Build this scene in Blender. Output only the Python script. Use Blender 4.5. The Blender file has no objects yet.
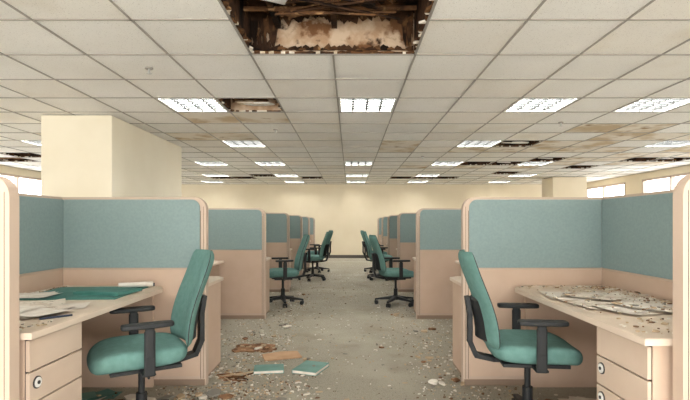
import bpy, bmesh, math, random
from mathutils import Vector, Matrix
R = random.Random(7)
sc = bpy.context.scene
sc.view_settings.view_transform = 'Standard'
sc.view_settings.look = 'None'
sc.view_settings.exposure = 0.3

# ------------------------------------------------------------ helpers
def lin(c):
    return tuple((v/255/12.92 if v/255 <= .04045 else ((v/255+.055)/1.055)**2.4) for v in c)+(1,)

def mat(name, c, rough=.7, c2=None, scale=20, bump=0, bscale=200, metal=0, detail=4, lo=.35, hi=.65, spec=.3):
    m = bpy.data.materials.new(name); m.use_nodes = True
    nt = m.node_tree; b = nt.nodes['Principled BSDF']
    b.inputs['Base Color'].default_value = lin(c)
    b.inputs['Roughness'].default_value = rough
    b.inputs['Metallic'].default_value = metal
    b.inputs['Specular IOR Level'].default_value = spec
    tc = nt.nodes.new('ShaderNodeTexCoord')
    if c2 is not None:
        n = nt.nodes.new('ShaderNodeTexNoise'); n.inputs['Scale'].default_value = scale
        n.inputs['Detail'].default_value = detail
        nt.links.new(tc.outputs['Object'], n.inputs['Vector'])
        r = nt.nodes.new('ShaderNodeValToRGB')
        r.color_ramp.elements[0].position = lo; r.color_ramp.elements[1].position = hi
        r.color_ramp.elements[0].color = lin(c); r.color_ramp.elements[1].color = lin(c2)
        nt.links.new(n.outputs['Fac'], r.inputs['Fac'])
        nt.links.new(r.outputs['Color'], b.inputs['Base Color'])
    if bump:
        n2 = nt.nodes.new('ShaderNodeTexNoise'); n2.inputs['Scale'].default_value = bscale
        nt.links.new(tc.outputs['Object'], n2.inputs['Vector'])
        bp = nt.nodes.new('ShaderNodeBump'); bp.inputs['Strength'].default_value = bump
        bp.inputs['Distance'].default_value = .01
        nt.links.new(n2.outputs['Fac'], bp.inputs['Height'])
        nt.links.new(bp.outputs['Normal'], b.inputs['Normal'])
    return m

def emis(name, c, s):
    m = bpy.data.materials.new(name); m.use_nodes = True
    b = m.node_tree.nodes['Principled BSDF']
    b.inputs['Base Color'].default_value = lin(c)
    b.inputs['Emission Color'].default_value = lin(c)
    b.inputs['Emission Strength'].default_value = s
    return m

def ramp_layers(name, base, layers, rough=.9, bump=0, bscale=60):
    m = bpy.data.materials.new(name); m.use_nodes = True
    nt = m.node_tree; b = nt.nodes['Principled BSDF']
    b.inputs['Roughness'].default_value = rough
    b.inputs['Specular IOR Level'].default_value = .15
    tc = nt.nodes.new('ShaderNodeTexCoord')
    rgb = nt.nodes.new('ShaderNodeRGB'); rgb.outputs[0].default_value = lin(base)
    prev = rgb.outputs[0]
    for i, (c, s, lo, hi, d) in enumerate(layers):
        mp = nt.nodes.new('ShaderNodeMapping'); mp.inputs['Location'].default_value = (i*7.3, i*3.1, i*1.7)
        nt.links.new(tc.outputs['Object'], mp.inputs['Vector'])
        n = nt.nodes.new('ShaderNodeTexNoise'); n.inputs['Scale'].default_value = s; n.inputs['Detail'].default_value = d
        nt.links.new(mp.outputs[0], n.inputs['Vector'])
        mr = nt.nodes.new('ShaderNodeMapRange'); mr.inputs['From Min'].default_value = lo; mr.inputs['From Max'].default_value = hi
        nt.links.new(n.outputs['Fac'], mr.inputs['Value'])
        mx = nt.nodes.new('ShaderNodeMix'); mx.data_type = 'RGBA'
        nt.links.new(mr.outputs[0], mx.inputs['Factor'])
        nt.links.new(prev, mx.inputs['A']); mx.inputs['B'].default_value = lin(c)
        prev = mx.outputs['Result']
    nt.links.new(prev, b.inputs['Base Color'])
    if bump:
        n2 = nt.nodes.new('ShaderNodeTexNoise'); n2.inputs['Scale'].default_value = bscale; n2.inputs['Detail'].default_value = 6
        nt.links.new(tc.outputs['Object'], n2.inputs['Vector'])
        bp = nt.nodes.new('ShaderNodeBump'); bp.inputs['Strength'].default_value = bump; bp.inputs['Distance'].default_value = .02
        nt.links.new(n2.outputs['Fac'], bp.inputs['Height']); nt.links.new(bp.outputs['Normal'], b.inputs['Normal'])
    return m

M = {}
M['teal'] = mat('panel_teal_fabric', (136,156,156), .95, (142,162,162), 60, .35, 420, detail=8)
M['frame'] = mat('panel_frame_beige', (196,176,159), .5)
M['beige'] = mat('panel_beige', (198,173,153), .7, (203,179,160), 5, .08, 300)
M['kick'] = mat('kick_strip', (146,126,110), .7)
M['top'] = mat('worktop_laminate', (210,194,176), .4, (198,180,160), 7, detail=8)
M['edge'] = mat('worktop_edge', (216,199,182), .4)
M['drawer'] = mat('drawer_front', (208,189,172), .45, (203,182,164), 4)
M['gap'] = mat('shadow_gap', (80,68,62), .8)
M['metal'] = mat('brushed_metal', (200,200,198), .3, metal=.6)
M['lockdark'] = mat('lock_dark', (60,58,58), .4)
M['ct'] = mat('chair_teal_fabric', (94,132,127), .9, (103,141,136), 30, .35, 400)
M['blk'] = mat('chair_black_plastic', (36,38,40), .5)
M['wallc'] = mat('wall_cream_paint', (232,220,196), .8, (226,213,187), 1.3, .05, 60)
M['colf'] = mat('column_paint', (236,228,208), .8, (230,221,199), 1.5)
M['base'] = mat('baseboard_dark', (90,86,80), .6)
M['tbar'] = mat('tbar_metal', (156,150,142), .5)
M['carpet'] = ramp_layers('carpet', (170,165,151), [
    ((146,141,127), 150, .42, .6, 3), ((190,186,173), 330, .55, .7, 2), ((138,132,116), 45, .56, .74, 4),
    ((184,179,165), 1.2, .5, .85, 6), ((148,140,122), 2.6, .56, .8, 8)], bump=.5, bscale=420)
M['tile'] = ramp_layers('ceiling_tile_mineral', (242,240,236), [
    ((234,231,225), .9, .4, .7, 5), ((190,185,178), 130, .62, .72, 2)], bump=.14, bscale=180)
M['tile2'] = ramp_layers('ceiling_tile_yellowed', (238,234,227), [
    ((228,221,209), 1.9, .5, .75, 5), ((190,184,175), 130, .62, .72, 2)], bump=.14, bscale=180)
M['stain'] = ramp_layers('ceiling_tile_stained', (230,222,209), [
    ((198,178,148), 2.2, .48, .62, 6), ((160,134,102), 3.5, .6, .72, 6)])
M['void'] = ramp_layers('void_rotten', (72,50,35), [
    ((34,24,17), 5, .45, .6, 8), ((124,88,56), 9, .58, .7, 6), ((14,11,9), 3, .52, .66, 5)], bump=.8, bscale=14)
M['plaster'] = ramp_layers('void_peeling_plaster', (206,182,156), [
    ((178,146,116), 7, .44, .6, 8), ((120,84,56), 3.8, .55, .6, 10), ((56,38,27), 6, .6, .66, 10)], bump=.6, bscale=18)
M['wood'] = ramp_layers('splintered_wood', (108,76,50), [((58,40,28), 8, .4, .65, 8), ((152,118,82), 16, .58, .7, 6)], bump=.4)
M['lamp'] = emis('fluorescent_diffuser', (254,252,247), 11)
M['tube'] = emis('fluorescent_tube', (254,252,247), 34)
M['louver'] = mat('louver_white', (225,225,222), .4)
M['blade'] = mat('louver_blade', (70,72,72), .5)
M['glass'] = emis('window_daylight', (248,250,250), 4.2)
M['paper'] = mat('paper_white', (228,222,213), .8, (210,201,189), 12)
M['plan'] = ramp_layers('printed_plan', (220,210,197), [((196,180,164), 10, .5, .6, 8), ((150,136,122), 40, .6, .66, 8)])
M['folder'] = mat('folder_teal', (62,114,108), .55, (76,128,121), 8)
M['book'] = mat('book_teal', (98,138,130), .6, (112,152,144), 10)
M['card'] = mat('cardboard', (194,160,128), .8, (180,144,112), 8)
M['rust'] = ramp_layers('rotten_board', (150,114,86), [((100,72,51), 12, .45, .6, 8), ((188,158,130), 20, .6, .68, 6)])
M['d1'] = mat('debris_white', (218,212,201), .9); M['d2'] = mat('debris_tan', (186,164,136), .9)
M['d3'] = mat('debris_brown', (112,86,64), .9); M['d4'] = mat('debris_grey', (134,130,122), .9)
M['pen'] = mat('dark_blue_plastic', (34,46,66), .4)

class MB:
    def __init__(s): s.v=[]; s.f=[]; s.m=[]; s.mats=[]; s.sm=[]
    def mi(s, k):
        if k not in s.mats: s.mats.append(k)
        return s.mats.index(k)
    def add(s, vs, fs, k, T=None, smooth=False):
        o=len(s.v)
        s.v += [tuple(T @ Vector(v)) if T else tuple(v) for v in vs]
        i=s.mi(k)
        for f in fs: s.f.append([o+a for a in f]); s.m.append(i); s.sm.append(smooth)
    def box(s, a, b, k, T=None):
        x0,y0,z0=a; x1,y1,z1=b
        vs=[(x0,y0,z0),(x1,y0,z0),(x1,y1,z0),(x0,y1,z0),(x0,y0,z1),(x1,y0,z1),(x1,y1,z1),(x0,y1,z1)]
        s.add(vs, [(0,3,2,1),(4,5,6,7),(0,1,5,4),(1,2,6,5),(2,3,7,6),(3,0,4,7)], k, T)
    def prism(s, poly, h0, h1, k, axis='z', T=None):
        n=len(poly)
        g=(lambda p,h:(p[0],p[1],h)) if axis=='z' else ((lambda p,h:(p[0],h,p[1])) if axis=='y' else (lambda p,h:(h,p[0],p[1])))
        vs=[g(p,h0) for p in poly]+[g(p,h1) for p in poly]
        fs=[tuple(range(n))[::-1], tuple(range(n,2*n))]+[(i,(i+1)%n,n+(i+1)%n,n+i) for i in range(n)]
        s.add(vs,fs,k,T)
    def cyl(s, p, q, r, k, n=14, r2=None, T=None):
        p=Vector(p); q=Vector(q); d=(q-p).normalized(); r2=r if r2 is None else r2
        u=d.orthogonal().normalized(); w=d.cross(u)
        vs=[p+(u*math.cos(2*math.pi*i/n)+w*math.sin(2*math.pi*i/n))*r for i in range(n)]
        vs+=[q+(u*math.cos(2*math.pi*i/n)+w*math.sin(2*math.pi*i/n))*r2 for i in range(n)]
        s.add(vs,[(i,(i+1)%n,n+(i+1)%n,n+i) for i in range(n)],k,T,True)
        s.add(vs,[tuple(range(n))[::-1],tuple(range(n,2*n))],k,T)
    def grid(s, P, k, T=None, smooth=True, closeu=False):
        nu=len(P); nv=len(P[0]); vs=[p for row in P for p in row]; fs=[]
        for i in range(nu if closeu else nu-1):
            for j in range(nv-1):
                fs.append((i*nv+j, ((i+1)%nu)*nv+j, ((i+1)%nu)*nv+j+1, i*nv+j+1))
        s.add(vs,fs,k,T,smooth)
    def mesh(s, name):
        me=bpy.data.meshes.new(name); me.from_pydata(s.v,[],s.f)
        for k in s.mats: me.materials.append(M[k])
        me.polygons.foreach_set('material_index', s.m)
        me.polygons.foreach_set('use_smooth', s.sm)
        bm=bmesh.new(); bm.from_mesh(me); bmesh.ops.recalc_face_normals(bm, faces=bm.faces); bm.to_mesh(me); bm.free()
        me.update(); return me
    def obj(s, name, loc=(0,0,0), rz=0, bevel=0, parent=None):
        return place(name, s.mesh(name), loc, rz, bevel, parent)

def place(name, me, loc=(0,0,0), rz=0, bevel=0, parent=None, rot=None, sub=0):
    o=bpy.data.objects.new(name, me); sc.collection.objects.link(o)
    o.location=loc; o.rotation_euler=rot if rot else (0,0,rz)
    if bevel:
        b=o.modifiers.new('bevel','BEVEL'); b.width=bevel; b.segments=2; b.limit_method='ANGLE'; b.angle_limit=.7
    if sub:
        b=o.modifiers.new('sub','SUBSURF'); b.levels=sub; b.render_levels=sub
    if parent: o.parent=parent
    return o

def empty(name, loc, rz=0):
    e=bpy.data.objects.new(name,None); sc.collection.objects.link(e); e.location=loc; e.rotation_euler=(0,0,rz); e.empty_display_size=.1
    return e

# ------------------------------------------------------------ room
T=.68; X0=-.14; Y0=5.33; CH=2.6
KX=range(-12,12); JY=range(-12,17)
XL=X0+T*-12; XR=X0+T*12; YB=Y0+T*17; YF=Y0+T*-12
gx=lambda k:X0+T*k
gy=lambda j:Y0+T*j

b=MB(); b.box((XL,YF,-.1),(XR,YB,0),'carpet'); b.obj('floor')
b=MB(); b.box((XL-.15,YB,0),(XR+.15,YB+.15,3.3),'wallc'); b.obj('wall_back')
b=MB(); b.box((XL,YB-.02,0),(XR,YB,.11),'base'); b.obj('baseboard_back')

def sidewall(name, X, sgn):
    b=MB(); t=.15*sgn; HD=2.42
    x0,x1=sorted((X,X+t))
    b.box((x0,YF,0),(x1,YB,.95),'wallc'); b.box((x0,YF,HD),(x1,YB,3.3),'wallc')
    y=YF; n=0; wins=[]
    while y<YB-.5:
        b.box((x0,y,.95),(x1,min(y+.8,YB),HD),'wallc'); wins.append((y+.8,min(y+3.2,YB))); y+=3.2
    b.box((x0,YB-.3,.95),(x1,YB,HD),'wallc')
    b.obj(name)
    for i,(a,c) in enumerate(wins):
        if c-a<.4: continue
        w=MB(); xm=X+t*.6
        w.box((xm-.01,a,.95),(xm+.01,c,HD),'glass')
        xa,xb=sorted((X-.01*sgn,X+t*.55))
        for yy in (a,(a+c)/2,c-.05): w.box((xa,yy,.95),(xb,yy+.05,HD),'frame')
        w.box((xa,a,.95),(xb,c,1.0),'frame'); w.box((xa,a,HD-.05),(xb,c,HD),'frame')
        w.obj('window_%d'%(i+(1 if sgn>0 else 20)))
sidewall('wall_right',XR,1); sidewall('wall_left',XL,-1)
b=MB(); b.box((XL-.15,YF-.15,0),(XR+.15,YF,3.3),'wallc'); b.obj('wall_front')
b=MB(); b.box((6.0,14.2,0),(7.0,15.0,CH-.01),'wallc'); b.obj('column')
b=MB(); b.box((-3.96,6.15,0),(-3.05,8.7,CH-.006),'colf'); b.box((-3.98,6.13,0),(-3.03,8.72,.1),'base'); b.obj('column', bevel=.008)

# ---- ceiling
bighole={(k,j) for k in (-1,0) for j in (-4,-3)}
small={(-2,0),(4,4),(4,8),(5,8),(10,7),(9,7),(11,6),(-12,7),(-11,7),(-10,6),(3,13),(4,13),(2,13),(-6,13),(-5,13),(-4,12),(6,7),(8,9),(-2,13),(6,11)}
holes=bighole|small
lights={(-3,0),(0,0),(3,0),(5,0),(-3,4),(3,4),(-3,8),(0,8),(3,8),(-5,8),(-3,12),(0,12),(3,12),(-8,4),(-6,12),
        (6,8),(7,12),(-8,0),(8,4),(-9,8),(10,0),(-3,-6),(3,-6),(0,-7),(-7,-6),(7,-6),(8,-3),(-8,-3),
        (-3,15),(0,15),(3,15),(7,15),(-7,15)}
stains={(1,4),(1,5),(5,4),(6,4),(5,5),(7,3),(6,2),(9,5),(-3,3),(2,9),(9,8),(4,5),(-7,5),(6,9),(7,8),(9,6),(10,6),(10,8),(7,5),(8,6),(3,5),(7,7),(8,7),(-3,1),(-2,1),(-4,3),(4,9),(8,3),(9,4),(6,5),(6,3),(5,2),(-6,2),(-7,3)}
b=MB()
for k in KX:
    for j in JY:
        if (k,j) in holes or (k,j) in lights: continue
        mk='stain' if (k,j) in stains else ('tile2' if R.random()<.3 else 'tile')
        dz=R.uniform(-.004,.004)
        z=CH+.004
        b.box((gx(k)+.005,gy(j)+.005,z+dz*.5),(gx(k+1)-.005,gy(j+1)-.005,z+.018),mk)
b.obj('ceiling')
b=MB(); tw=.008
for k in range(-12,13):
    for j in JY:
        if k==0 and (0,j) in bighole: continue
        b.box((gx(k)-tw,gy(j),CH-.003),(gx(k)+tw,gy(j+1),CH+.03),'tbar')
for j in range(-12,18):
    for k in KX:
        if j==-3 and k in (-1,0): continue
        b.box((gx(k),gy(j)-tw,CH-.003),(gx(k+1),gy(j)+tw,CH+.03),'tbar')
b.obj('trim_ceiling_grid')
b=MB(); b.box((XL-.15,YF-.15,3.3),(XR+.15,YB+.15,3.45),'void'); b.obj('ceiling_slab')

def void(x0,x1,y0,y1,h,name,pl='plaster',boards=4):
    e=empty(name,(x0,y0,CH)); w=x1-x0; d=y1-y0
    b=MB(); t=.02; z0=.022
    b.box((-t,d,z0),(w+t,d+t,h),pl)
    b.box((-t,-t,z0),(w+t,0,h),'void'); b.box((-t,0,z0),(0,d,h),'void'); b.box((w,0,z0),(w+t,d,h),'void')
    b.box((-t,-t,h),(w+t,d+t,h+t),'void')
    b.obj('void_lining',parent=e)
    b=MB()
    for side in range(4):
        L=w if side%2==0 else d; n=max(8,int(L/.035)); xs=[0]+[L*(i+R.uniform(-.3,.3))/n for i in range(1,n)]+[L]
        amp=.05 if side!=2 else .03
        inn=[R.uniform(.0,1)**2*amp for _ in xs]
        for i in range(n):
            quad=[(xs[i],0),(xs[i+1],0),(xs[i+1],inn[i+1]+.002),(xs[i],inn[i]+.002)]
            if side==0: q=quad
            elif side==1: q=[(w-y,x) for x,y in quad]
            elif side==2: q=[(x,d-y) for x,y in quad]
            else: q=[(y,x) for x,y in quad]
            b.prism(q,.004,.02,R.choice(['wood','stain','void','wood']))
    b.obj('broken_tile_edge',parent=e)
    b=MB()
    for i in range(boards):
        L=R.uniform(.4,.8)*w; a=R.uniform(-.5,.5); cx=w/2+R.uniform(-.12,.12)*w; cy=R.uniform(.15,.62)*d if w>1 else R.uniform(.2,.9)*d; z=R.uniform(.1,h-.05)
        Tm=Matrix.Translation((cx,cy,z))@Matrix.Rotation(a,4,'Z')@Matrix.Rotation(R.uniform(-.15,.15),4,'Y')@Matrix.Rotation(R.uniform(-.6,.6),4,'X')
        L=min(L,w*.66)
        ww=R.uniform(.012,.035)
        pts=[(-L/2,-ww),(-L/2+R.uniform(0,.05),0),(-L/2,ww)]
        for q in range(5): pts.append((-L/2+L*(q+1)/6,ww*R.uniform(.5,1.4)))
        pts+=[(L/2-R.uniform(0,.06),ww),(L/2,0),(L/2-R.uniform(0,.06),-ww)]
        for q in range(5): pts.append((L/2-L*(q+1)/6,-ww*R.uniform(.5,1.4)))
        b.prism(pts,-.006,.006,R.choice(['wood','wood','void']),T=Tm)
    b.obj('broken_boards',parent=e)
    return e
bx0,bx1,by0,by1=gx(-1),gx(1),gy(-4),gy(-2)
e=void(bx0+.01,bx1-.01,by0+.01,by1-.01,.34,'ceiling_void_large',boards=18)
b=MB(); W=bx1-bx0-.03; D=by1-by0-.03
for y in (.35,.8): b.box((.01,y,.26),(W-.01,y+.05,.34),'wood')
for x in (.2,.66): b.box((x,.02,.2),(x+.045,D-.02,.26),'void')
b.cyl((.02,.95,.2),(W-.02,1.0,.23),.018,'wood'); b.cyl((.12,.5,.12),(.34,.8,.2),.035,'tile')
def rim(n,base,amp,up,x0=0,x1=None,pw=2,lo=.2):
    x1=W if x1 is None else x1
    for i in range(n):
        xa=x0+(x1-x0)*(i-.5)/n; xb=x0+(x1-x0)*(i+1.7)/n; xm=(xa+xb)/2+R.uniform(-.02,.02); hh=R.uniform(lo,1)**pw*amp
        yq=D-R.uniform(.004,.03); xa=max(xa,0)
        s=1 if up else -1
        b.prism([(xa,base),(min(xb,W),base),(min(xb,W)-.005,base+s*hh*R.uniform(.3,.8)),(xm+.01,base+s*(hh+.01)),(xa+.004,base+s*hh*R.uniform(.3,.9))],yq-.006,yq,R.choice(['wood','void','void']),'y')
rim(46,.024,.05,True); rim(34,.34,.12,False,lo=.5)
rim(10,.34,.31,False,0,.22,1,.6); rim(6,.34,.31,False,W-.10,W,1,.6); rim(8,.024,.2,True,.0,.16)
for i in range(60):
    x,y,z=R.uniform(.05,W-.05),R.uniform(.1,D-.06),R.uniform(.2,.31)
    r=R.uniform(.015,.05); a=[R.uniform(.6,1)*r for _ in range(6)]
    b.add([(x+a[0],y,z),(x-a[1],y,z),(x,y+a[2],z),(x,y-a[3],z),(x,y,z+a[4]*.6),(x,y,z-a[5]*.6)],
          [(0,2,4),(2,1,4),(1,3,4),(3,0,4),(2,0,5),(1,2,5),(3,1,5),(0,3,5)],R.choice(['wood','rust','void','void']))
b.obj('joists_and_pipes',parent=e)
for (k,j) in sorted(small):
    void(gx(k)+.01,gx(k+1)-.01,gy(j)+.01,gy(j+1)-.01,.2,'ceiling_void',pl='plaster' if (k,j)==(-2,0) else 'void',boards=4)
b=MB()
for (k,j) in ((4,4),(10,7),(5,8),(3,13),(-11,7),(-5,13),(-2,0),(6,7)):
    x,y=gx(k)+T*.5,gy(j)+T*.72
    for q in range(2):
        Tm=Matrix.Translation((x+R.uniform(-.18,.12),y+R.uniform(-.1,.0),CH+.035))@Matrix.Rotation(R.uniform(-.3,.3),4,'Z')@Matrix.Rotation(R.uniform(.06,.2),4,'X')
        b.prism([(-.16,-.1),(-.02,-.14),(.14,-.08),(.17,.06),(.03,.1),(-.12,.08)],0,.014,R.choice(['tile2','stain','rust']),T=Tm)
b.obj('sagging_ceiling_tiles')

# troffers
w=T/2-.010
b=MB()
b.box((-w,-w,.07),(w,w,.085),'lamp')
for s in (-1,1):
    b.box((s*w-(.025 if s>0 else 0),-w,.0),(s*w+(.025 if s<0 else 0),w,.07),'louver')
    b.box((-w,s*w-(.025 if s>0 else 0),.0),(w,s*w+(.025 if s<0 else 0),.07),'louver')
for i in range(4):
    x=-w+(i+.5)*2*w/4; b.cyl((x,-w+.03,.055),(x,w-.03,.055),.012,'tube',8)
for i in range(1,4):
    x=-w+i*2*w/4; b.box((x-.010,-w,.004),(x+.010,w,.036),'blade')
for i in range(1,6):
    y=-w+i*2*w/6; b.box((-w,y-.007,.004),(w,y+.007,.024),'blade')
tro=b.mesh('ceiling_light')
for (k,j) in sorted(lights):
    place('ceiling_light',tro,(gx(k)+T/2,gy(j)+T/2,CH+.001))
b=MB(); b.cyl((0,0,0),(0,0,-.012),.035,'tbar'); b.cyl((0,0,-.012),(0,0,-.05),.01,'metal'); b.cyl((0,0,-.05),(0,0,-.055),.022,'metal')
sp=b.mesh('sprinkler_head')
for p in ((-1.8,4.3),(2.9,6.6),(-1.1,7.1),(1.5,9.9)): place('sprinkler_head',sp,(p[0],p[1],CH+.0))

# ------------------------------------------------------------ partitions
H=1.4
def rp(x0,x1,z0,z1,rl,rr,n=7):
    p=[(x0,z0),(x1,z0)]
    if rr: p+=[(x1-rr+rr*math.cos(a),z1-rr+rr*math.sin(a)) for a in [math.pi/2*i/n for i in range(n+1)]]
    else: p.append((x1,z1))
    if rl: p+=[(x0+rl+rl*math.cos(a),z1-rl+rl*math.sin(a)) for a in [math.pi/2+math.pi/2*i/n for i in range(n+1)]]
    else: p.append((x0,z1))
    return p
def partition(p, ang, L, end=True, h=H, t=.06):
    b=MB(); r=.09 if end else 0; fw=.065 if end else .02
    b.prism(rp(0,L,.0,h,0,r),-t/2,t/2,'frame','y')
    b.prism(rp(.012,L-fw+.02,.875,h-.018,0,max(r-.03,0)),-t/2-.008,t/2+.008,'teal','y')
    b.prism(rp(.012,L-fw+.02,.07,.862,0,0),-t/2-.006,t/2+.006,'beige','y')
    b.box((.0,-t/2-.003,0),(L-.01,t/2+.003,.045),'kick')
    if end:
        b.box((L-fw+.022,-t/2-.001,.05),(L-fw+.026,t/2+.001,h-.1),'gap')
        b.box((L-.022,-t/2-.001,.05),(L-.019,t/2+.001,h-.07),'gap')
    return b.obj('cubicle_partition',(p[0],p[1],0),ang,bevel=.004)
XA_L,XS_L=-1.07,-2.17; XA_R,XS_R=.84,1.91
Dn_L,Dn_R=1.96,1.86
D=[3.6,6.1,8.5,10.8,12.8,14.7]
for y in D:
    partition((XS_L+.03,y),0,XA_L-XS_L-.03)
    partition((XS_R-.03,y),math.pi,XS_R-XA_R-.03)
partition((XS_L-.5,Dn_L),0,XS_L*-1+.5-1.37)
partition((XS_R+.5,Dn_R),math.pi,XS_R+.5-1.27)
for X,dn in ((XS_L,Dn_L),(XS_R,Dn_R)):
    prev=dn+.04
    for y in D:
        partition((X,prev),math.pi/2,y-prev+.03-.002,end=False); prev=y+.032

# ------------------------------------------------------------ desks
def ped(b, x0,x1,y0,y1,h,face,lock):
    b.box((x0,y0,.03),(x1,y1,h),'beige')
    b.box((x0+.02,y0+.02,0),(x1-.02,y1-.02,.03),'kick')
    xf=x1 if face>0 else x0
    b.box((min(xf,xf+.003*face),y0+.004,.05),(max(xf,xf+.003*face),y1-.004,h-.003),'gap')
    zs=[(.05,h-.285,1),(h-.277,h-.147,1),(h-.139,h-.008,0)]
    for (a,c,lk) in zs:
        q=(xf,xf+.018) if face>0 else (xf-.018,xf)
        b.box((q[0],y0+.006,a),(q[1],y1-.006,c),'drawer')
        if not lk: continue
        ym=y0+.055 if lock=='near' else y1-.055
        xo=q[1] if face>0 else q[0]
        zc=c-.05
        b.cyl((xo,ym,zc),(xo+.005*face,ym,zc),.027,'lockdark',20)
        b.cyl((xo+.004*face,ym,zc),(xo+.008*face,ym,zc),.022,'louver',20)
        b.cyl((xo+.007*face,ym,zc),(xo+.012*face,ym,zc),.008,'lockdark',12)
def desk1(side, xs, xe, ya, yb, lock, inset):
    s=1 if side=='R' else -1
    e=empty('office_desk',(xe,(ya+yb)/2,0)); off=Vector((-xe,-(ya+yb)/2,0))
    x_in=xs-s*.045; r=.18
    pts=[(x_in,ya),(xe,ya)]
    n=8
    cx,cy=xe+s*r, yb-r
    for i in range(n+1):
        a=math.pi/2*i/n
        pts.append((cx-s*r*math.cos(a), cy+r*math.sin(a)))
    pts.append((x_in,yb))
    b=MB(); b.prism(pts,.715,.742,'edge'); b.prism([(p[0]+(s*.004 if abs(p[0]-xe)<.2 else 0),p[1]) for p in pts],.742,.745,'top'); b.obj('worktop',off,parent=e,bevel=.004)
    b=MB()
    xp0,xp1=sorted((xe+s*inset,xe+s*(inset+.45)))
    ped(b,xp0,xp1,ya+.02,ya+.43,.712,-s,lock); b.obj('drawer_pedestal',off,parent=e,bevel=.002)
    b=MB()
    q=sorted((xe+s*.12,x_in)); b.box((q[0],yb-.03,0),(q[1],yb-.005,.715),'beige')
    b.obj('end_support',off,parent=e)
desk1('L',XS_L,-1.33,Dn_L+.045,D[0]-.045,'near',.045)
desk1('R',XS_R,1.17,Dn_R+.045,D[0]-.045,'far',.045)
def desk2(side,xs,xa,y0,y1):
    s=1 if side=='R' else -1
    e=empty('office_desk',(0,y0,0)); x_in=xs-s*.045; dd=.62; L=y1-y0-.09
    xe=xa+s*.02
    e.location.x=xe
    pts=[(xe,.045),(xe,dd-.08),(xe+s*.08,dd),(x_in-s*.66,dd),(x_in-s*.55,dd+.1),(x_in-s*.55,L),(x_in,L),(x_in,.045)]
    off=(-xe,0,0)
    b=MB(); b.prism(pts,.715,.742,'edge'); b.obj('worktop',off,parent=e,bevel=.004)
    b=MB(); q=sorted((xe+s*.02,xe+s*.42))
    b.box((q[0],.06,.02),(q[1],.52,.71),'beige'); b.box((q[0]-.0,.08,0),(q[1],.5,.02),'kick')
    for z in (.27,.49): b.box((q[0]+.01,.518,z),(q[1]-.01,.523,z+.008),'gap')
    b.box((q[0]+.02,.52,.3),(q[1]-.02,.53,.48),'drawer'); b.box((q[0]+.02,.52,.51),(q[1]-.02,.53,.69),'drawer'); b.box((q[0]+.02,.52,.05),(q[1]-.02,.53,.27),'drawer')
    b.obj('drawer_pedestal',off,parent=e,bevel=.003)
    b=MB(); q=sorted((x_in-s*.5,x_in-s*.02)); b.box((q[0],L-.03,0),(q[1],L-.005,.715),'beige'); b.obj('end_support',off,parent=e)
for i in range(len(D)-1):
    desk2('L',XS_L,XA_L,D[i],D[i+1]); desk2('R',XS_R,XA_R,D[i],D[i+1])

# ------------------------------------------------------------ chairs (face +x locally)
def superell(a,bb,n,N):
    o=[]
    for i in range(N):
        t=2*math.pi*i/N; c,s_=math.cos(t),math.sin(t)
        o.append((a*math.copysign(abs(c)**(2/n),c), bb*math.copysign(abs(s_)**(2/n),s_)))
    return o
def seat_mesh():
    b=MB(); N=40; rings=[]
    prof=[(.0,-.045),(.8,-.045),(.93,-.035),(.985,-.01),(1,.012),(.975,.035),(.9,.05),(.6,.05),(.3,.044),(0,.042)]
    for (f,z) in prof:
        row=[]
        for (x,y) in superell(.255*max(f,.001),.25*max(f,.001),3.6,N):
            zz=z
            if x>.1: zz-= (x-.1)**2*1.5
            zz+= .25*y*y if z>0 else 0
            row.append((x,y,zz))
        row.append(row[0]); rings.append(row)
    b.grid(rings,'ct')
    b.box((-.19,-.19,-.052),(.19,.19,-.043),'blk'); return b.mesh('seat')
def back_mesh():
    b=MB(); nu,nv=18,24
    def prof(v):
        return -.02-.14*v+ .05*math.sin(v*math.pi*1.0)*(1-v)
    def wid(v):
        w=.235-.035*v
        if v<.12: w*= .80+.20*math.sqrt(max(0,1-((.12-v)/.12)**2))
        if v>.88: w*= .78+.22*math.sqrt(max(0,1-((v-.88)/.12)**2))
        return w
    def surf(off,k,v0=0,v1=1,sc_=1):
        P=[]
        for i in range(nv+1):
            v=v0+(v1-v0)*i/nv; row=[]
            for j in range(nu+1):
                u=-1+2*j/nu; w=wid(v)*sc_; y=u*w
                th=off*(1-abs(u)**5*.9)*(1-abs(2*v-1)**10*.85) if k=='ct' else off
                x=prof(v)+.10*(u*u)*.45+th
                row.append((x,y,v*.54))
            P.append(row)
        return P
    F=surf(.03,'ct'); Bk=surf(-.025,'ct')
    b.grid(F,'ct'); b.grid(Bk,'ct')
    rim=lambda P:[*P[0],*[r[-1] for r in P[1:]],*P[-1][::-1][1:],*[r[0] for r in P[::-1][1:]]]
    b.grid([rim(F),rim(Bk)],'blk')
    S1=surf(-.032,'blk',.04,.5,.6); S2=surf(-.052,'blk',.06,.47,.54)
    b.grid(S1,'blk'); b.grid(S2,'blk'); b.grid([rim(S1),rim(S2)],'blk')
    return b.mesh('backrest')
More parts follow.
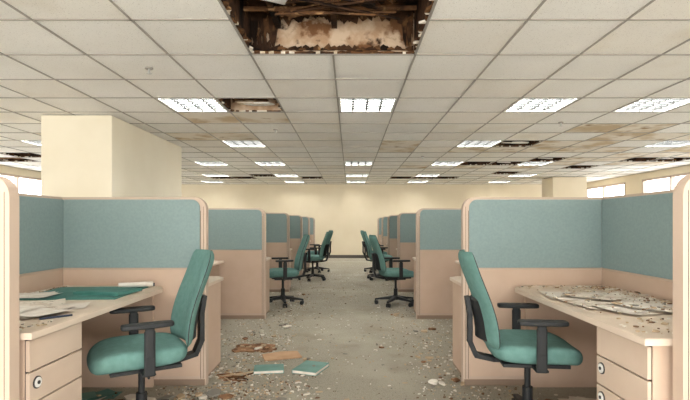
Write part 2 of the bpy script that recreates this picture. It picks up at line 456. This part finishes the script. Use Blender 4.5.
def frame_mesh():
    b=MB()
    pts=[(-.02,0,.40),(-.2,0,.40),(-.30,0,.42),(-.335,0,.50),(-.335,0,.66),(-.35,0,.76)]
    for p,q in zip(pts,pts[1:]):
        p,q=Vector(p),Vector(q); d=(q-p).normalized(); n=Vector((0,1,0)).cross(d)*.014; y=Vector((0,.035,0))
        p2=p-d*.008; q2=q+d*.008
        vs=[p2-n-y,p2+n-y,p2+n+y,p2-n+y,q2-n-y,q2+n-y,q2+n+y,q2-n+y]
        b.add(vs,[(0,1,2,3),(4,5,6,7),(0,1,5,4),(1,2,6,5),(2,3,7,6),(3,0,4,7)],'blk')
    b.box((-.13,-.09,.375),(.13,.09,.42),'blk')
    b.box((-.18,-.2,.405),(.18,.2,.425),'blk')
    b.cyl((.0,.09,.395),(.0,.24,.385),.007,'blk',8)
    b.cyl((0,0,.10),(0,0,.24),.03,'blk'); b.cyl((0,0,.24),(0,0,.38),.018,'blk')
    for i in range(5):
        a=2*math.pi*i/5+.3; T_=Matrix.Rotation(a,4,'Z')
        vs=[(.02,-.032,.085),(.02,.032,.085),(.02,.032,.135),(.02,-.032,.135),(.31,-.016,.068),(.31,.016,.068),(.31,.016,.088),(.31,-.016,.088)]
        b.add(vs,[(0,1,2,3),(4,5,6,7),(0,1,5,4),(1,2,6,5),(2,3,7,6),(3,0,4,7)],'blk',T_)
        b.cyl((.3,0,.045),(.3,0,.08),.009,'blk',8,T=T_)
        for s in (-1,1): b.cyl((.285,s*.008,.028),(.285,s*.028,.028),.028,'blk',14,T=T_)
        b.box((.265,-.026,.03),(.315,.026,.058),'blk',T_)
    b.cyl((0,0,.075),(0,0,.14),.04,'blk',20)
    return b.mesh('base_and_mechanism')
def arm_mesh(s):
    b=MB()
    b.box((-.03,s*.19-.0,.405) if s>0 else (-.03,-.29,.405),(.04,.29,.42) if s>0 else (.04,-.19,.42),'blk')
    b.box((-.025,s*.285-.010,.405),(.03,s*.285+.010,.645),'blk')
    b.box((-.02,s*.285-.014,.50),(.025,s*.285+.014,.66),'blk')
    pts=[(x+.01,y+s*.275) for x,y in superell(.13,.040,4,24)]
    b.prism(pts,.658,.684,'blk')
    return b.mesh('armrest')
SM,BM,FM,A1,A2=seat_mesh(),back_mesh(),frame_mesh(),arm_mesh(1),arm_mesh(-1)
def chair(x,y,rz,s=1.0):
    e=empty('office_chair',(x,y,0),rz); e.scale=(s,s,s)
    place('seat',SM,(0.02,0,.47),parent=e,sub=1)
    place('backrest',BM,(-.23,0,.50),parent=e)
    place('base_and_mechanism',FM,bevel=.003,parent=e)
    place('armrest_1',A1,bevel=.008,parent=e); place('armrest_2',A2,bevel=.008,parent=e)
chair(-1.19,2.74,math.radians(212))
chair(1.05,2.84,math.radians(-6))
chair(-1.0,7.15,math.radians(195))
chair(-.80,10.3,math.radians(170))
chair(-.82,12.0,math.radians(195))
chair(.68,7.15,math.radians(10))
chair(.66,10.4,math.radians(-10))
chair(.66,12.0,math.radians(5))

# ------------------------------------------------------------ debris
def chip(b,x,y,z,r,th,k,tilt=.2):
    n=R.randint(4,7); a0=R.random()*6.28
    el=R.uniform(.4,1)
    pts=[(r*R.uniform(.6,1)*math.cos(a0+2*math.pi*i/n),r*el*R.uniform(.6,1)*math.sin(a0+2*math.pi*i/n)) for i in range(n)]
    tl=R.uniform(-tilt,tilt)
    Tm=Matrix.Translation((x,y,z+abs(math.sin(tl))*r))@Matrix.Rotation(R.random()*6.28,4,'Z')@Matrix.Rotation(tl,4,'X')
    b.prism(pts,0,th,k,T=Tm)
DK=['d1','d1','d2','d2','d3','d4']
def blocked(x,y):
    return any(abs(y-d)<.07 and (x<XA_L+.05 or x>XA_R-.05) for d in D+[Dn_L,Dn_R]) or abs(x-XS_L)<.08 or abs(x-XS_R)<.08
b=MB(); n=0
while n<7500:
    m=R.random()
    if m<.38: x=R.gauss(-1.0,.28); y=2.0+R.expovariate(1/2.3)
    elif m<.64: x=R.gauss(.92,.26); y=2.0+R.expovariate(1/2.5)
    elif m<.84: x=R.gauss(-.76,.28); y=R.gauss(3.1,.45)
    else: x=R.uniform(-1.1,.9); y=R.uniform(1.6,12)
    if not(-2.1<x<1.85 and 1.5<y<14.4) or blocked(x,y): continue
    r=min(.045,.003+R.expovariate(1/.0055)); chip(b,x,y,.001,r,R.uniform(.002,.008),R.choice(DK)); n+=1
b.obj('floor_debris')
b=MB()
for (x,y,r) in ((-.95,3.35,.08),(.72,3.1,.06),(.62,4.2,.05),(.75,5.3,.06),(-.9,5.0,.07),(-1.45,3.15,.1),(-.3,4.1,.04),(.3,4.6,.035),(1.3,3.1,.1),(-.85,4.6,.06),(-.75,5.6,.06),(-.95,2.75,.07),(-1.3,3.3,.09),(.7,3.6,.06),(1.5,2.7,.08),(.65,6.3,.06),(-.8,8.0,.06),(-1.0,3.0,.06)):
    for q in range(4):
        chip(b,x+R.gauss(0,.07),y+R.gauss(0,.07),.004+.006*q,r*R.uniform(.4,1),.012,R.choice(['d1','rust','d2','d4']),.15)
b.obj('broken_tile_pieces')
def fp(px,py,h=0):
    y=(1.2-h)*480/(py-224); return ((px-350)*y/480, y)
b=MB()
pts=[(-.2,-.07),(-.17,-.12),(-.08,-.10),(.0,-.13),(.05,-.11),(.1,-.15),(.18,-.12),(.22,-.05),(.19,.0),(.2,.08),(.12,.10),(.06,.14),(-.04,.10),(-.1,.13),(-.18,.09),(-.16,.02)]
b.prism(pts,0,.014,'rust',T=Matrix.Rotation(.03,4,'X')); 
for i in range(7): chip(b,R.uniform(-.2,.2),R.uniform(-.08,.08),.016,.035,.006,'d2')
x,y=fp(254,349); b.obj('rotten_board',(x,y,.004),.1)
b=MB()
for i in range(16):
    L=R.uniform(.08,.24); Tm=Matrix.Translation((R.uniform(-.1,.16),R.uniform(-.1,.1),.004+.004*i/16))@Matrix.Rotation(R.uniform(-1,1),4,'Z')
    b.prism([(-L/2,-.008),(L/2,-.004),(L/2-.02,.006),(-L/2+.01,.009)],0,.008,R.choice(['wood','d2','rust']),T=Tm)
x,y=fp(229,378); b.obj('wood_splinters',(x,y,0))
def book(name,px,py,w,d,h,rz,cover='book',z=.002):
    b=MB()
    b.box((-w/2,-d/2,0),(w/2,d/2,.004),cover); b.box((-w/2,-d/2,h-.004),(w/2,d/2,h),cover)
    b.box((-w/2,-d/2,0),(-w/2+.004,d/2,h),cover); b.box((-w/2+.003,-d/2+.005,.003),(w/2-.006,d/2-.005,h-.003),'paper')
    x,y=fp(px,py); return b.obj(name,(x,y,z),rz)
book('hardcover_book',269,371,.24,.17,.028,.15,'book')
book('hardcover_book',311,370,.21,.28,.03,-.35)
b=MB(); b.prism([(-.17,-.1),(.16,-.12),(.18,.09),(.03,.13),(-.15,.1)],0,.01,'card'); x,y=fp(281,357); b.obj('cardboard_sheet',(x,y,.006),.4)
b=MB()
for i in range(6):
    Tm=Matrix.Translation((R.uniform(-.12,.12),R.uniform(-.1,.1),.001+.002*i))@Matrix.Rotation(R.uniform(-1.5,1.5),4,'Z')
    b.box((-.1,-.07,0),(.1,.07,.0015),R.choice(['paper','folder','book']),Tm)
x,y=fp(95,396); b.obj('scattered_papers',(x,y-.05,0))
b=MB(); 
for i in range(4):
    Tm=Matrix.Translation((R.uniform(-.1,.1),R.uniform(-.08,.08),.001+.002*i))@Matrix.Rotation(R.uniform(-1.5,1.5),4,'Z')
    b.box((-.1,-.07,0),(.1,.07,.0015),'paper',Tm)
b.obj('scattered_papers',(1.5,3.25,0))

# desk-top things (surface z=.745)
Z=.746
def sheet(b,x,y,w,d,rz,z,k,curl=.0):
    P=[]
    for i in range(7):
        row=[]
        for j in range(5):
            u=i/6-.5; v=j/4-.5
            row.append((u*w,v*d,curl*(max(0,abs(u)-.3))**2*8))
        P.append(row)
    Tm=Matrix.Translation((x,y,z))@Matrix.Rotation(rz,4,'Z'); b.grid(P,k,Tm)
b=MB(); b.box((-.3,-.28,0),(.3,.28,.006),'folder'); b.box((-.27,-.25,.006),(.27,.25,.0075),'folder'); b.obj('desk_blotter',(-1.73,3.15,Z),.06)
b=MB(); b.prism([(-.16,-.12),(.16,-.12),(.16,.12),(-.16,.12)],0,.016,'folder'); b.box((-.15,-.11,.016),(.15,.11,.02),'folder'); b.obj('file_folder',(-1.57,3.12,Z+.009),-.2)
b=MB()
for i in range(9): sheet(b,R.uniform(-.12,.18),R.uniform(-.18,.12),.3,.21,R.uniform(-.6,.6),.001+.0015*i,R.choice(['paper','paper','plan']),.014)
b.obj('paper_stack',(-1.76,2.56,Z),0)
b=MB()
for i in range(3): sheet(b,R.uniform(-.02,.02),R.uniform(-.04,.04),.2,.2,R.uniform(-.3,.3),.001+.002*i,'paper',.012)
b.obj('paper_stack',(-1.95,2.98,Z+.009),.3)
b=MB(); b.cyl((-.11,0,.018),(.11,.03,.018),.018,'paper'); b.cyl((-.09,.05,.012),(.12,.04,.012),.012,'pen'); b.obj('rolled_paper',(-1.50,3.36,Z+.01),.3)
b=MB(); b.cyl((-.07,0,.005),(.07,0,.005),.005,'pen',8); b.obj('pen',(-1.42,2.32,Z),.8)
b=MB(); sheet(b,0,0,.56,.5,.1,.001,'plan',.02); sheet(b,-.04,.2,.5,.35,-.15,.003,'paper',.012); sheet(b,.02,-.25,.4,.3,.3,.005,'plan',.015)
for i in range(5): sheet(b,R.uniform(-.08,.12),R.uniform(-.3,.4),.3,.21,R.uniform(-1,1),.007+.0015*i,R.choice(['paper','plan']),.014)
b.obj('floor_plan_drawing',(1.52,2.8,Z),0)
def onpaper(x,y):
    return -2.05<x<-1.36 and 2.3<y<3.5
b=MB()
for i in range(1400):
    x=R.uniform(XS_L+.09,-1.36); y=R.uniform(2.06,3.48)
    if R.random()<.5: x=XS_L+.09+abs(R.gauss(0,.05))
    if onpaper(x,y): continue
    chip(b,x,y,Z,min(.022,.003+R.expovariate(1/.0045)),.004,R.choice(DK))
b.obj('desk_debris')
b=MB()
for i in range(1500):
    x=R.uniform(1.2,XS_R-.09); y=R.uniform(1.98,3.48)
    if R.random()<.6: x=XS_R-.09-abs(R.gauss(0,.12))
    if x<1.19: continue
    inp=(1.2<x<1.82 and 2.3<y<3.4)
    if inp and R.random()<.7: continue
    chip(b,x,y,Z+(.016 if inp else 0),min(.032,.003+R.expovariate(1/.0055)),.005,R.choice(DK+['rust','d2']))
b.obj('desk_debris')

# ------------------------------------------------------------ lights
def area(name,loc,rot,sx,sy,p,c=(1,.99,.97)):
    l=bpy.data.lights.new(name,'AREA'); l.shape='RECTANGLE'; l.size=sx; l.size_y=sy; l.energy=p; l.color=c
    o=bpy.data.objects.new(name,l); sc.collection.objects.link(o); o.location=loc; o.rotation_euler=rot
area('added_front_fill',(0,YF+.1,1.3),(math.radians(110),0,0),12,2,660)  # fill light added behind the camera, tilted up to brighten the ceiling; no window here
w=bpy.data.worlds.new('world'); sc.world=w; w.use_nodes=True
w.node_tree.nodes['Background'].inputs[0].default_value=(.9,.95,1,1); w.node_tree.nodes['Background'].inputs[1].default_value=.6

# ------------------------------------------------------------ camera
c=bpy.data.cameras.new('camera'); co=bpy.data.objects.new('camera',c); sc.collection.objects.link(co)
co.location=(0,0,1.2); co.rotation_euler=(math.radians(90),0,0)
c.lens=480/690*36; c.sensor_width=36; c.shift_x=-5/690; c.shift_y=24/690; c.clip_start=.05
sc.camera=co
